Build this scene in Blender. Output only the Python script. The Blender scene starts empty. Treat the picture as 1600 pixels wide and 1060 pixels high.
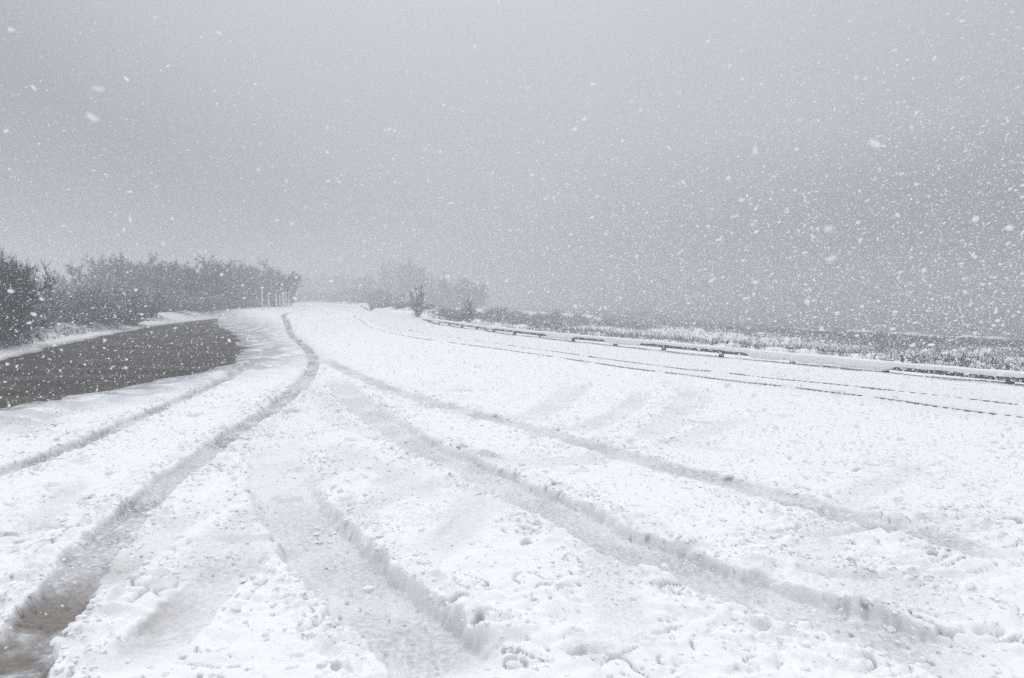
import bpy, math, random
import numpy as np
from mathutils import Vector

random.seed(7)
RNG = np.random.default_rng(11)
S = bpy.context.scene
COL = S.collection

# ------------------------------------------------------------------ camera
CAM_H = 1.7
F = 1000.0                      # focal length in pixels of the 1600 px wide photograph
HOR = 462.0
cd = bpy.data.cameras.new('camera')
cd.sensor_width = 36.0
cd.lens = 36.0 * F / 1600.0
cd.clip_start = 0.05
cd.clip_end = 3000
cam = bpy.data.objects.new('camera', cd)
COL.objects.link(cam)
cam.location = (0, 0, CAM_H)
PITCH = math.atan((530 - HOR) / F)
cam.rotation_euler = (math.radians(90) - PITCH, 0, 0)
cd.dof.use_dof = True
cd.dof.focus_distance = 6.0
cd.dof.aperture_fstop = 4.0
S.camera = cam

# ------------------------------------------------------------------ world
w = bpy.data.worlds.new('World')
S.world = w
w.use_nodes = True
nt = w.node_tree
nt.nodes.clear()
N, L = nt.nodes.new, nt.links.new
out = N('ShaderNodeOutputWorld')
bg = N('ShaderNodeBackground')
sky = N('ShaderNodeTexSky')
sky.sky_type = 'NISHITA'
sky.sun_disc = False
sky.sun_elevation = math.radians(48)
sky.sun_rotation = math.radians(-25)
sky.dust_density = 4.0
hsv = N('ShaderNodeHueSaturation')
hsv.inputs['Saturation'].default_value = 0.12
L(sky.outputs[0], hsv.inputs['Color'])
tc = N('ShaderNodeTexCoord')
sx = N('ShaderNodeSeparateXYZ')
L(tc.outputs['Generated'], sx.inputs[0])
# overcast cloud deck: brightest overhead and around the hidden sun, darker towards the horizon and over the sea (+X)
def vdot(vec):
    d_ = N('ShaderNodeVectorMath'); d_.operation = 'DOT_PRODUCT'
    v_ = Vector(vec).normalized(); d_.inputs[1].default_value = v_
    L(tc.outputs['Generated'], d_.inputs[0]); return d_.outputs['Value']
def mth(op, a_, b_):
    m_ = N('ShaderNodeMath'); m_.operation = op
    for k_, q_ in ((0, a_), (1, b_)):
        if isinstance(q_, (int, float)): m_.inputs[k_].default_value = q_
        else: L(q_, m_.inputs[k_])
    return m_.outputs[0]
lobe = mth('MULTIPLY', mth('SUBTRACT', vdot((0.34, 1.0, 0.70)), 0.80), 1.25)
elev = mth('MULTIPLY', sx.outputs['Z'], 1.0)
low = mth('MAXIMUM', mth('SUBTRACT', 1.0, mth('MULTIPLY', sx.outputs['Z'], 4.5)), 0.0)
sea_side = mth('MULTIPLY', mth('MULTIPLY', mth('MAXIMUM', sx.outputs['X'], 0.0), low), -0.62)
val = mth('ADD', elev, mth('MAXIMUM', lobe, -0.25))
ramp = N('ShaderNodeValToRGB')
ramp.color_ramp.interpolation = 'LINEAR'
e = ramp.color_ramp.elements
e[0].position = 0.0;  e[0].color = (0.40, 0.43, 0.49, 1)
e[1].position = 1.0;  e[1].color = (1.0, 1.0, 1.03, 1)
a = ramp.color_ramp.elements.new(0.25); a.color = (0.62, 0.65, 0.71, 1)
a = ramp.color_ramp.elements.new(0.55); a.color = (0.76, 0.80, 0.87, 1)
L(val, ramp.inputs[0])
sc_ = N('ShaderNodeVectorMath'); sc_.operation = 'SCALE'
L(ramp.outputs[0], sc_.inputs[0])
L(mth('MULTIPLY', mth('ADD', 1.0, mth('MULTIPLY', sea_side, 2.6)), 12.0), sc_.inputs['Scale'])
cn = N('ShaderNodeTexNoise'); cn.inputs['Scale'].default_value = 1.6; cn.inputs['Detail'].default_value = 3
L(tc.outputs['Generated'], cn.inputs['Vector'])
mr = N('ShaderNodeMapRange'); mr.inputs['To Min'].default_value = 0.93; mr.inputs['To Max'].default_value = 1.07
L(cn.outputs[0], mr.inputs[0])
sc2 = N('ShaderNodeVectorMath'); sc2.operation = 'SCALE'
zen = N('ShaderNodeMapRange'); zen.interpolation_type = 'SMOOTHSTEP'
zen.inputs['From Min'].default_value = 0.38; zen.inputs['From Max'].default_value = 0.9
zen.inputs['To Min'].default_value = 0.73; zen.inputs['To Max'].default_value = 1.75
L(sx.outputs['Z'], zen.inputs[0])
L(sc_.outputs[0], sc2.inputs[0]); L(mth('MULTIPLY', mr.outputs[0], zen.outputs[0]), sc2.inputs['Scale'])
mix = N('ShaderNodeMix'); mix.data_type = 'RGBA'; mix.inputs['Factor'].default_value = 0.9
L(hsv.outputs[0], mix.inputs['A']); L(sc2.outputs[0], mix.inputs['B'])
L(mix.outputs['Result'], bg.inputs[0])
bg.inputs[1].default_value = 0.1
L(bg.outputs[0], out.inputs[0])

# sun behind the cloud deck: soft, ahead and to the left
sd = bpy.data.lights.new('sun', 'SUN')
sd.energy = 1.1
sd.angle = math.radians(40)
sd.color = (1.0, 0.98, 0.95)
sun = bpy.data.objects.new('sun', sd)
COL.objects.link(sun)
sun.rotation_euler = Vector((0.30, -0.60, -0.75)).to_track_quat('-Z', 'Y').to_euler()

S.view_settings.view_transform = 'Standard'
S.view_settings.look = 'None'
S.view_settings.gamma = 1
S.view_settings.exposure = -0.28
S.render.engine = 'CYCLES'
S.cycles.use_denoising = False
S.cycles.max_bounces = 7
S.cycles.diffuse_bounces = 3
S.cycles.glossy_bounces = 2
S.cycles.volume_bounces = 3
S.cycles.caustics_reflective = False
S.cycles.caustics_refractive = False

# ------------------------------------------------------------------ helpers
def tag(o, label=None, cat=None, group=None, kind=None):
    if label: o['label'] = label
    if cat: o['category'] = cat
    if group: o['group'] = group
    if kind: o['kind'] = kind
    return o

def np_mesh(name, verts, quads=None, tris=None, mats=(), mat_idx=None, smooth=True):
    me = bpy.data.meshes.new(name)
    verts = np.asarray(verts, np.float32)
    loops, starts, totals = [], [], []
    k = 0
    if quads is not None and len(quads):
        q = np.asarray(quads, np.int32); loops.append(q.ravel())
        starts.append(k + 4 * np.arange(len(q))); totals.append(np.full(len(q), 4)); k += q.size
    if tris is not None and len(tris):
        t = np.asarray(tris, np.int32); loops.append(t.ravel())
        starts.append(k + 3 * np.arange(len(t))); totals.append(np.full(len(t), 3)); k += t.size
    loops = np.concatenate(loops).astype(np.int32)
    starts = np.concatenate(starts).astype(np.int32)
    me.vertices.add(len(verts)); me.vertices.foreach_set('co', verts.ravel())
    me.loops.add(len(loops)); me.loops.foreach_set('vertex_index', loops)
    me.polygons.add(len(starts)); me.polygons.foreach_set('loop_start', starts)
    me.update(calc_edges=True)
    for m in mats: me.materials.append(m)
    if mat_idx is not None: me.polygons.foreach_set('material_index', np.asarray(mat_idx, np.int32))
    me.polygons.foreach_set('use_smooth', np.full(len(starts), smooth))
    me.validate()
    return me

def link(name, me, parent=None, loc=(0, 0, 0)):
    o = bpy.data.objects.new(name, me)
    COL.objects.link(o)
    o.location = loc
    if parent: o.parent = parent
    return o

def smooth01(x): 
    x = np.clip(x, 0, 1); return x * x * (3 - 2 * x)

def _hash(ix, iy, seed):
    h = (ix.astype(np.int64) * 374761393 + iy.astype(np.int64) * 668265263 + seed * 1442695041) & 0xffffffff
    h = ((h ^ (h >> 13)) * 1274126177) & 0xffffffff
    return (h ^ (h >> 16)) & 0xffffffff

def noise(x, y, seed=0):
    """2-D gradient noise, about -0.7 .. 0.7"""
    ix = np.floor(x); iy = np.floor(y); fx = x - ix; fy = y - iy
    ix = ix.astype(np.int64); iy = iy.astype(np.int64)
    u = fx * fx * fx * (fx * (fx * 6 - 15) + 10); v = fy * fy * fy * (fy * (fy * 6 - 15) + 10)
    def g(dx, dy):
        a = _hash(ix + dx, iy + dy, seed) * (2 * math.pi / 4294967296.0)
        return np.cos(a) * (fx - dx) + np.sin(a) * (fy - dy)
    n0 = g(0, 0) * (1 - u) + g(1, 0) * u
    n1 = g(0, 1) * (1 - u) + g(1, 1) * u
    return n0 * (1 - v) + n1 * v

def fbm(x, y, o=4, seed=0):
    r = 0; a = 1.0
    for k in range(o):
        r = r + a * noise(x, y, seed + k * 17); x = x * 2.03 + 3.1; y = y * 2.03 - 1.7; a *= 0.5
    return r

def G(u, v, z=0.0):
    """the point of the level z seen at a pixel of the photograph (used to survey where things stand)"""
    Y = (CAM_H - z) * F / (v - HOR)
    return ((u - 800.0) / F * Y, Y)

def spline(pts, n=10):
    P = np.array(pts, float)
    P = np.vstack([2 * P[0] - P[1], P, 2 * P[-1] - P[-2]])
    res = []
    for i in range(1, len(P) - 2):
        for t in np.linspace(0, 1, n, endpoint=False):
            a, b, c, d = P[i - 1], P[i], P[i + 1], P[i + 2]
            res.append(0.5 * (2 * b + (c - a) * t + (2 * a - 5 * b + 4 * c - d) * t * t + (3 * b - a - 3 * c + d) * t ** 3))
    res.append(P[-2])
    return np.array(res)

def poly_dist(x, y, pts, reach):
    """signed distance (positive to the right of travel), parameter along 0..1; inf beyond reach"""
    D = np.full(x.shape, 1e9); T = np.zeros(x.shape)
    seg = np.linalg.norm(np.diff(pts, axis=0), axis=1); cum = np.concatenate([[0], np.cumsum(seg)])
    for i in range(len(pts) - 1):
        (ax, ay), (bx, by) = pts[i][:2], pts[i + 1][:2]
        m = (x > min(ax, bx) - reach) & (x < max(ax, bx) + reach) & (y > min(ay, by) - reach) & (y < max(ay, by) + reach)
        if not m.any(): continue
        px = x[m] - ax; py = y[m] - ay; dx = bx - ax; dy = by - ay
        L2 = dx * dx + dy * dy + 1e-12
        t = np.clip((px * dx + py * dy) / L2, 0, 1)
        d = np.hypot(px - t * dx, py - t * dy)
        sgn = np.where(dx * py - dy * px < 0, 1.0, -1.0)
        old = D[m]; better = d < np.abs(old)
        old[better] = (d * sgn)[better]; D[m] = old
        tt = T[m]; tt[better] = ((cum[i] + t * seg[i]) / cum[-1])[better]; T[m] = tt
    return D, T

# ------------------------------------------------------------------ materials
def new_mat(name):
    m = bpy.data.materials.new(name); m.use_nodes = True
    b = m.node_tree.nodes['Principled BSDF']
    return m, m.node_tree.nodes, m.node_tree.links, b

def simple(name, col, rough=0.8, var=0.25, scale=8.0, spec=0.3):
    m, n, l, b = new_mat(name)
    t = n.new('ShaderNodeTexNoise'); t.inputs['Scale'].default_value = scale; t.inputs['Detail'].default_value = 5
    tcn = n.new('ShaderNodeTexCoord'); l.new(tcn.outputs['Object'], t.inputs['Vector'])
    r = n.new('ShaderNodeValToRGB')
    r.color_ramp.elements[0].position = 0.3; r.color_ramp.elements[0].color = (*[c * (1 - var) for c in col], 1)
    r.color_ramp.elements[1].position = 0.7; r.color_ramp.elements[1].color = (*[min(1, c * (1 + var)) for c in col], 1)
    l.new(t.outputs[0], r.inputs[0]); l.new(r.outputs[0], b.inputs['Base Color'])
    b.inputs['Roughness'].default_value = rough; b.inputs['Specular IOR Level'].default_value = spec
    return m

M_TWIG = simple('bare_twigs', (0.022, 0.019, 0.018), 0.9, 0.4)
M_SCRUB = simple('dry_scrub', (0.085, 0.066, 0.048), 0.9, 0.4)
M_EVERG = simple('evergreen', (0.030, 0.040, 0.030), 0.9, 0.4)
M_FLUFF = simple('caught_snow', (0.84, 0.855, 0.88), 0.9, 0.03)
M_TIMBER = simple('tarred_timber', (0.045, 0.048, 0.045), 0.7, 0.5, 14)
M_KERB = simple('wet_kerb_stone', (0.11, 0.125, 0.125), 0.6, 0.4, 14)
M_POLE = simple('frosted_pole', (0.80, 0.81, 0.83), 0.6, 0.2, 6)

def snow_material():
    m, n, l, b = new_mat('trampled_snow')
    dirt_shade = n.new('ShaderNodeAttribute'); dirt_shade.attribute_name = 'dirt_shade'
    mud = n.new('ShaderNodeAttribute'); mud.attribute_name = 'mud'
    sand = n.new('ShaderNodeAttribute'); sand.attribute_name = 'sand'
    tcn = n.new('ShaderNodeTexCoord')
    def mixc(f, a, bb):
        x = n.new('ShaderNodeMix'); x.data_type = 'RGBA'
        l.new(f, x.inputs['Factor'])
        for s, v in (('A', a), ('B', bb)):
            if isinstance(v, tuple): x.inputs[s].default_value = (*v, 1)
            else: l.new(v, x.inputs[s])
        return x.outputs['Result']
    nz = n.new('ShaderNodeTexNoise'); nz.inputs['Scale'].default_value = 1.1; nz.inputs['Detail'].default_value = 6
    l.new(tcn.outputs['Object'], nz.inputs['Vector'])
    c = mixc(nz.outputs[0], (0.870, 0.870, 0.876), (0.905, 0.905, 0.905))
    c = mixc(dirt_shade.outputs['Fac'], c, (0.33, 0.345, 0.365))  # grey slush of the ruts, and shade painted into cracks and pits
    c = mixc(mud.outputs['Fac'], c, (0.150, 0.112, 0.080))
    c = mixc(sand.outputs['Fac'], c, (0.075, 0.068, 0.062))
    l.new(c, b.inputs['Base Color'])
    b.inputs['Roughness'].default_value = 0.85
    b.inputs['Specular IOR Level'].default_value = 0.12
    # fine crumbs
    n1 = n.new('ShaderNodeTexNoise'); n1.inputs['Scale'].default_value = 38; n1.inputs['Detail'].default_value = 5; n1.inputs['Roughness'].default_value = 0.65
    l.new(tcn.outputs['Object'], n1.inputs['Vector'])
    n2 = n.new('ShaderNodeTexNoise'); n2.inputs['Scale'].default_value = 9; n2.inputs['Detail'].default_value = 4
    l.new(tcn.outputs['Object'], n2.inputs['Vector'])
    ad = n.new('ShaderNodeMath'); ad.operation = 'MULTIPLY_ADD'; ad.inputs[1].default_value = 0.45
    l.new(n1.outputs[0], ad.inputs[0]); l.new(n2.outputs[0], ad.inputs[2])
    bp = n.new('ShaderNodeBump'); bp.inputs['Strength'].default_value = 0.35; bp.inputs['Distance'].default_value = 0.03
    bs = n.new('ShaderNodeMapRange'); bs.inputs['To Min'].default_value = 0.32; bs.inputs['To Max'].default_value = 0.85
    l.new(dirt_shade.outputs['Fac'], bs.inputs[0]); l.new(bs.outputs[0], bp.inputs['Strength'])
    l.new(ad.outputs[0], bp.inputs['Height']); l.new(bp.outputs[0], b.inputs['Normal'])
    return m
M_SNOW = snow_material()

# ------------------------------------------------------------------ survey of the place
RAIL = spline([(14.2, 3.6), (12.0, 7.4), G(1600, 590, .2), G(1300, 563, .2), G(1000, 535, .2), G(864, 523, .2),
               G(740, 509, .2), G(615, 492, .2), (-13.6, 62.0), (-21.0, 84.0), (-33.0, 118.0), (-50, 160)], 8)
KERB_N = spline([(11.0, 3.6), (8.8, 7.0), G(1600, 652), G(1230, 606), G(1000, 577), G(800, 549), G(650, 528), G(560, 508), G(525, 499), G(502, 491), G(490, 484)], 8)
KERB_F = spline([(12.4, 3.4), (9.6, 7.2), G(1580, 633), G(1309, 604), G(1170, 588), G(1000, 567), G(859, 548.5), G(700, 526), G(595, 509)], 8)

# tyre ruts: (surveyed centre line, half width m, depth m, dirt, mud, berm)
RUTS = [
    ([G(484, 492), G(446, 503), G(450, 518), G(478, 545), G(488, 568), G(470, 600), G(420, 640), G(350, 686), G(280, 735), G(215, 785), G(150, 850), G(90, 920), G(25, 1010), G(-40, 1110), G(-110, 1230)], .145, .072, .95, .0, .05),
    ([G(400, 556), G(385, 572), G(330, 602), G(240, 641), G(150, 680), G(60, 716), G(-40, 752), G(-200, 800)], .14, .075, .95, .0, .03),
    ([G(520, 592), G(560, 634), G(640, 688), G(740, 733), G(850, 786), G(980, 850), G(1100, 900), G(1250, 952), G(1400, 1003), G(1640, 1075)], .23, .100, .58, .3, .045),
    ([G(500, 560), G(560, 590), G(650, 622), G(800, 662), G(900, 690), G(1000, 718), G(1100, 745), G(1200, 772), G(1300, 797), G(1400, 822), G(1500, 850), G(1640, 880)], .17, .05, .60, .0, .02),
    ([G(492, 598), G(462, 650), G(432, 700), G(432, 750), G(455, 800), G(500, 862), G(560, 925), G(625, 985), G(690, 1045), G(760, 1110)], .26, .145, .50, .88, .055),
    ([G(440, 812), G(390, 858), G(325, 920), G(240, 1000), G(150, 1090)], .17, .040, .42, .3, .03),
    ([G(350, 775), G(280, 815), G(190, 880), G(120, 950)], .13, .028, .30, .0, .016),
    ([G(-10, 690), G(60, 655), G(130, 636)], .12, .045, .55, .0, .02),
    ([G(920, 596), G(870, 636), G(800, 662)], .16, .030, .26, .0, .016),
    ([G(1010, 606), G(975, 645), G(880, 680)], .17, .034, .28, .0, .018),
    ([G(1078, 598), G(1066, 640), G(1000, 690)], .17, .036, .28, .0, .020),
    ([G(1180, 650), G(1110, 676), G(1030, 702)], .13, .030, .24, .0, .018),
    ([G(740, 735), G(880, 722), G(1010, 715)], .14, .028, .24, .0, .014),
    ([G(540, 800), G(640, 745), G(700, 735)], .16, .026, .20, .0, .014),
    ([G(650, 880), G(760, 800), G(860, 740)], .14, .028, .24, .0, .014),
    ([G(470, 560), G(500, 640), G(600, 690)], .14, .028, .24, .0, .014),
    ([G(1640, 803), G(1480, 812), G(1320, 836), G(1150, 838)], .045, .040, .38, .0, .030),
    ([G(1640, 900), G(1500, 908), G(1370, 909), G(1180, 880)], .045, .040, .38, .0, .034),
]
RUTS += [
    ([G(-20, 880), G(60, 800), G(120, 745)], .10, .03, .30, .0, .02),
    ([G(700, 640), G(760, 655), G(840, 640), G(890, 600)], .10, .022, .22, .0, .012),
    ([G(1240, 720), G(1120, 700), G(1010, 690)], .09, .02, .16, .0, .010),
    ([G(480, 690), G(560, 720), G(660, 770), G(700, 800)], .13, .03, .26, .0, .02),
    ([G(860, 700), G(800, 720), G(700, 720)], .10, .02, .20, .0, .012),
    ([G(1640, 1010), G(1500, 960), G(1400, 930), G(1250, 900)], .15, .04, .40, .0, .03),
    ([G(620, 905), G(700, 845), G(735, 800), G(740, 760)], .15, .030, .34, .0, .016),
    ([G(470, 870), G(560, 800), G(680, 760), G(800, 745)], .13, .024, .28, .0, .014),
    ([G(1050, 1100), G(980, 980), G(960, 880), G(1010, 800)], .15, .026, .30, .0, .016),
    ([G(230, 960), G(330, 850), G(470, 760), G(590, 705)], .13, .024, .28, .0, .014),
    ([G(1330, 1000), G(1290, 880), G(1330, 790), G(1460, 720)], .13, .022, .24, .0, .012),
    ([G(560, 1100), G(600, 1000), G(585, 960)], .10, .03, .3, .0, .02),
]
for R in RUTS: R[0][:] = list(map(tuple, spline(R[0], 5)))

POND = [(-60, 45)] + [G(-80, 573), G(0, 556), G(60, 540), G(150, 522), G(250, 505), G(345, 495), G(352, 505), G(388, 519), G(402, 540), G(396, 562),
        G(350, 575), G(270, 590), G(200, 604), G(100, 620), G(0, 637), G(-150, 665), (-60, 6)]
POND = np.array(POND, float)

def in_poly(x, y, P):
    c = np.zeros(x.shape, bool)
    n = len(P)
    for i in range(n):
        x1, y1 = P[i]; x2, y2 = P[(i + 1) % n]
        m = ((y1 > y) != (y2 > y)) & (x < (x2 - x1) * (y - y1) / (y2 - y1 + 1e-12) + x1)
        c ^= m
    return c

def terrain(x, y):
    """height, dirt, mud, sand"""
    x = np.asarray(x, float); y = np.asarray(y, float)
    shp = x.shape; x = x.ravel(); y = y.ravel()
    r = np.hypot(x, y)
    near = smooth01((26 - r) / 16)
    # plain fall of snow
    h = 0.06 * fbm(x * 0.11, y * 0.11, 2, 3) + 0.018 * fbm(x * .7, y * .7, 3, 5)
    # which patches are churned to lumps
    churn = smooth01(0.5 + 1.5 * fbm(x * 0.55, y * 0.55, 2, 21))
    lowright = smooth01((x * 0.75 + 3.6 - y * 0.62) / 1.6) * smooth01((6.0 - y) / 2.0)
    smooth_zone = smooth01((y * 0.9 + x * 1.1 - 9.0) / 3.0)       # untouched snow towards the road
    churn = np.clip(churn * (1 - 0.85 * smooth_zone), 0, 1)
    churn = np.maximum(churn, 0.95 * lowright * (1 - smooth_zone))
    wx = x + 0.10 * noise(x * 3, y * 3, 31); wy = y + 0.10 * noise(x * 3, y * 3, 32)
    bil = np.abs(noise(wx * 5.5, wy * 8.5, 41)) * 1.15 + 0.42 * np.abs(noise(wx * 14, wy * 14, 42)) + 0.16 * np.abs(noise(wx * 31, wy * 31, 43))
    big = smooth01(.5 + 2.2 * noise(x * .9, y * .9, 47))
    bil = bil * (1 - big) + big * (np.abs(noise(wx * 2.9, wy * 4.6, 44)) * 1.2 + .35 * np.abs(noise(wx * 9, wy * 13, 45)) + .14 * np.abs(noise(wx * 27, wy * 33, 46)))
    lumps = (bil - 0.42)
    h = h + near * (0.009 + 0.052 * churn) * lumps
    dirt_shade = np.zeros_like(x); mud = np.zeros_like(x)
    # small clods lying about near the ruts
    clod = np.clip(noise(wx * 9, wy * 9, 51) - 0.34, 0, 1) * near
    # ruts
    wob = 0.055 * fbm(x * 2.2, y * 2.2, 3, 61) + 0.035 * near * noise(x * 11, y * 11, 62) + 0.018 * near * noise(x * 27, y * 27, 63)
    rutm = np.zeros_like(x); berms = np.zeros_like(x)
    for (pts, hw, dep, dt, md, bm) in RUTS:
        P = np.array(pts)
        D, T = poly_dist(x, y, P, hw + 0.9)
        m = np.abs(D) < hw + 0.8
        if not m.any(): continue
        d = np.abs(D[m]) + wob[m] * min(1.0, hw / 0.18); t = T[m]
        Lm = np.linalg.norm(np.diff(P, axis=0), axis=1).sum()
        fade = smooth01(t * Lm / 0.9) * smooth01((1 - t) * Lm / 0.5) * ((1 - md) + md * smooth01((t - (.42 if md > .5 else 0)) / (.46 if md > .5 else .8)))
        edge = 0.028 if dep > .03 else .06
        if md > 0: edge = edge + .10 * (1 - fade)
        k = smooth01((hw + edge - d) / (2 * edge)) * fade
        brm = np.exp(-((d - hw - 0.13) / 0.10) ** 2) * fade
        rutm[m] = np.maximum(rutm[m], k)
        h[m] -= dep * 0.85 * k
        if hw > .12 and dep > .03:
            rib = np.sin(2 * math.pi * (t * Lm / .055) + np.abs(D[m]) * 55 + 3 * noise(x[m] * 1.5, y[m] * 1.5, 66))
            h[m] += .0055 * rib * k * near[m] * smooth01(.5 + 1.5 * noise(x[m] * 2.1, y[m] * 2.1, 67))
        berms[m] = np.maximum(berms[m], brm * bm)
        dirt_shade[m] = np.maximum(dirt_shade[m], dt * k * (0.6 + 0.5 * smooth01(0.5 + 1.4 * fbm(x[m] * 1.3, y[m] * 1.3, 3, 71))))
    bl = smooth01((rutm) / 0.6)
    h = h - bl * near * (0.009 + 0.052 * churn) * lumps * 0.85
    h = h + bl * near * 0.024 * (np.abs(noise(wx * 18, wy * 30, 81)) + .8 * np.abs(noise(wx * 38, wy * 60, 82)) - .3)
    dirt_shade = np.maximum(dirt_shade, 0) * (1 - .45 * bl * near * smooth01(noise(wx * 24, wy * 40, 83) * 2.5 + .35))
    speck = smooth01((noise(x * 21, y * 27, 85) - .36) / .07) * smooth01(noise(x * 1.3, y * 1.3, 86) * 2 + .5) * near
    dirt_shade = np.maximum(dirt_shade, .8 * speck)
    h = h - .012 * speck
    h = h + berms * (0.35 + 1.6 * (bil - 0.25)) * (1 - bl)
    h = h + clod * (0.05 * np.clip(berms * 25 + churn * .35, 0, 1)) * (1 - bl)
    # ribs pressed by the tread in the wide ruts
    # bottom-left rut is brown with mud
    ml = smooth01((-1.6 - x) / .6) * smooth01((4.3 - y) / 1.0)
    mud = np.maximum(mud, rutm * ml * 0.80 * smooth01(0.80 + 1.5 * fbm(x * 3, y * 3, 3, 91)))
    m2 = smooth01((-3.0 - x) / 0.5) * smooth01((4.9 - y) / 0.6) * smooth01(fbm(x * 5, y * 5, 3, 92) * 2.2 - .1)
    mud = np.maximum(mud, 0.8 * m2)
    # stray stains
    st = smooth01((fbm(x * 1.7, y * 1.7, 4, 95) - 0.42) / 0.3) * 0.35 * near
    dirt_shade = np.maximum(dirt_shade, st * (1 - lowright * .5)); mud = np.maximum(mud, .12 * st)
    bx, by = G(1365, 958)
    mud = np.maximum(mud, 0.35 * np.exp(-((x - bx) ** 2 + (y - by) ** 2) / 0.03) * smooth01(.5 + 2 * noise(x * 14, y * 14, 97)))
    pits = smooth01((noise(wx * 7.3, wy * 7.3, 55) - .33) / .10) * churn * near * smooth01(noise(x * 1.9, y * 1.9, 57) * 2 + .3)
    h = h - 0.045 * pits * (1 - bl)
    dirt_shade = np.maximum(dirt_shade, .85 * pits * (1 - bl))  # pits darkened in colour: painted crevice shade plus ground showing through
    # thin cracks in the churned part, crevice shade painted into their colour
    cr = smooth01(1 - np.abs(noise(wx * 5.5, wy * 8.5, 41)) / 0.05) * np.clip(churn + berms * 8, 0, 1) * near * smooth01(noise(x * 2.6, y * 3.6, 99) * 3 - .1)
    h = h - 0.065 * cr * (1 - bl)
    dirt_shade = np.maximum(dirt_shade, .95 * cr * (1 - bl))
    # flooded hollow on the left
    jx = x + 0.25 * fbm(x * .8, y * .8, 3, 101); jy = y + 0.5 * fbm(x * .8, y * .8, 3, 102)
    pm = (x < -4) & (y > 5) & (y < 70)
    if pm.any():
        D, T = poly_dist(jx[pm], jy[pm], np.vstack([POND, POND[:1]]), 4.0)
        ins = in_poly(jx[pm], jy[pm], POND)
        sd_ = np.where(ins, -np.minimum(np.abs(D), 4), np.minimum(np.abs(D), 4))   # negative inside
        fb_ = smooth01((-x[pm] - (8.5 + (y[pm] - 8) * .33) + 1) / 2.0)
        k = smooth01((0.05 + .8 * (1 - fb_) - sd_) / (0.5 + 1.9 * (1 - fb_)))
        h[pm] += .08 * fbm(x[pm] * 1.6, y[pm] * 1.1, 5, 107) * smooth01((2.6 - np.abs(sd_)) / 1.5) * (1 - fb_)
        h[pm] = h[pm] * (1 - k) - 0.17 * k
        lee = smooth01((2.6 - np.abs(sd_)) / 2.6)
        far_bank = fb_
        dirt_shade[pm] = np.maximum(dirt_shade[pm], 0.95 * lee ** 1.5 * (1 - .8 * far_bank) * smooth01(.7 + fbm(x[pm] * 1.5, y[pm] * 2.5, 4, 105)))
        mud[pm] = np.maximum(mud[pm], 0.8 * smooth01((0.3 * (1 - fb_) - sd_) / (0.3 + 1.1 * (1 - fb_))))
    # left bank rises a little under the scrub
    bank = smooth01((-(x + 11.0) + (y - 24) * 0.46) / 6.0) * smooth01((y - 8) / 8)
    h = h + 0.5 * bank * smooth01((sd_full(jx, jy, pm) - 0.2) / 2.0)
    # road bed, kerb steps
    for K, hh in ((KERB_N, .045), (KERB_F, .03)):
        D, T = poly_dist(x, y, K, 1.2)
        m = np.abs(D) < 1.1
        # seaward side stands a little higher
        dd = np.where(m, D, 9)
        h = h + np.where(m, hh * smooth01((dd + 0.02) / 0.03) * smooth01((1.1 - dd) / 0.9), 0)
        h = h + np.where(m & (dd < 0), 0.06 * np.exp(-((dd + 0.08) / 0.10) ** 2) * smooth01(fbm(x * 1.1, y * 1.1, 4, 111) * 2.1 - 0.32), 0)
    # packed lanes on the road
    D, T = poly_dist(x, y, RAIL, 7.0)
    s = D.copy()
    m = np.abs(D) < 7
    ln = np.zeros_like(x)
    for c in (-1.2, -2.0, -3.0): ln = ln + np.exp(-((D - c) / 0.16) ** 2)
    wgt = smooth01(.4 + fbm(x * .3, y * .3, 3, 121))
    h = h - np.where(m, 0.018 * ln * wgt, 0)
    dirt_shade = np.maximum(dirt_shade, np.where(m, 0.10 * ln * wgt, 0))
    dirt_shade = np.maximum(dirt_shade, np.where(m, 0.10 * smooth01((D + 4.2) / .5) * smooth01((-.3 - D) / .4), 0))
    # seaward slope beyond the guard rail
    D2, T2 = poly_dist(x, y, RAIL, 400.0)
    s = np.where(D2 < 1e8, D2, -50)
    h = h + 0.06 * np.exp(-((s - 0.1) / 0.5) ** 2) * (0.5 + fbm(x * .6, y * .6, 2, 131))
    drop = smooth01((s - 1.5) / 10.0)
    h = h + 0.22 * smooth01((s - .3) / 1.2) * (1 - drop) * (0.6 + fbm(x * .8, y * .8, 3, 133)) - 1.2 * drop
    h = h + 0.25 * fbm(x * .3, y * .3, 2, 137) * drop - 0.65 * smooth01((s - 26) / 14) - np.where(s > 40, 0.02 * np.minimum(s - 40, 80), 0)
    sand = smooth01((s - 25 + 3.0 * fbm(x * .25, y * .25, 3, 141)) / 3.0)
    return h.reshape(shp), dirt_shade.reshape(shp), np.clip(mud, 0, 1).reshape(shp), sand.reshape(shp)

def sd_full(jx, jy, pm):
    r = np.full(jx.shape, 9.0)
    if pm.any():
        D, T = poly_dist(jx[pm], jy[pm], np.vstack([POND, POND[:1]]), 4.0)
        ins = in_poly(jx[pm], jy[pm], POND)
        r[pm] = np.where(ins, -np.minimum(np.abs(D), 4), np.minimum(np.abs(D), 4))
    return r

def ground_z(x, y):
    return float(terrain(np.array([x]), np.array([y]))[0][0])

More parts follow.
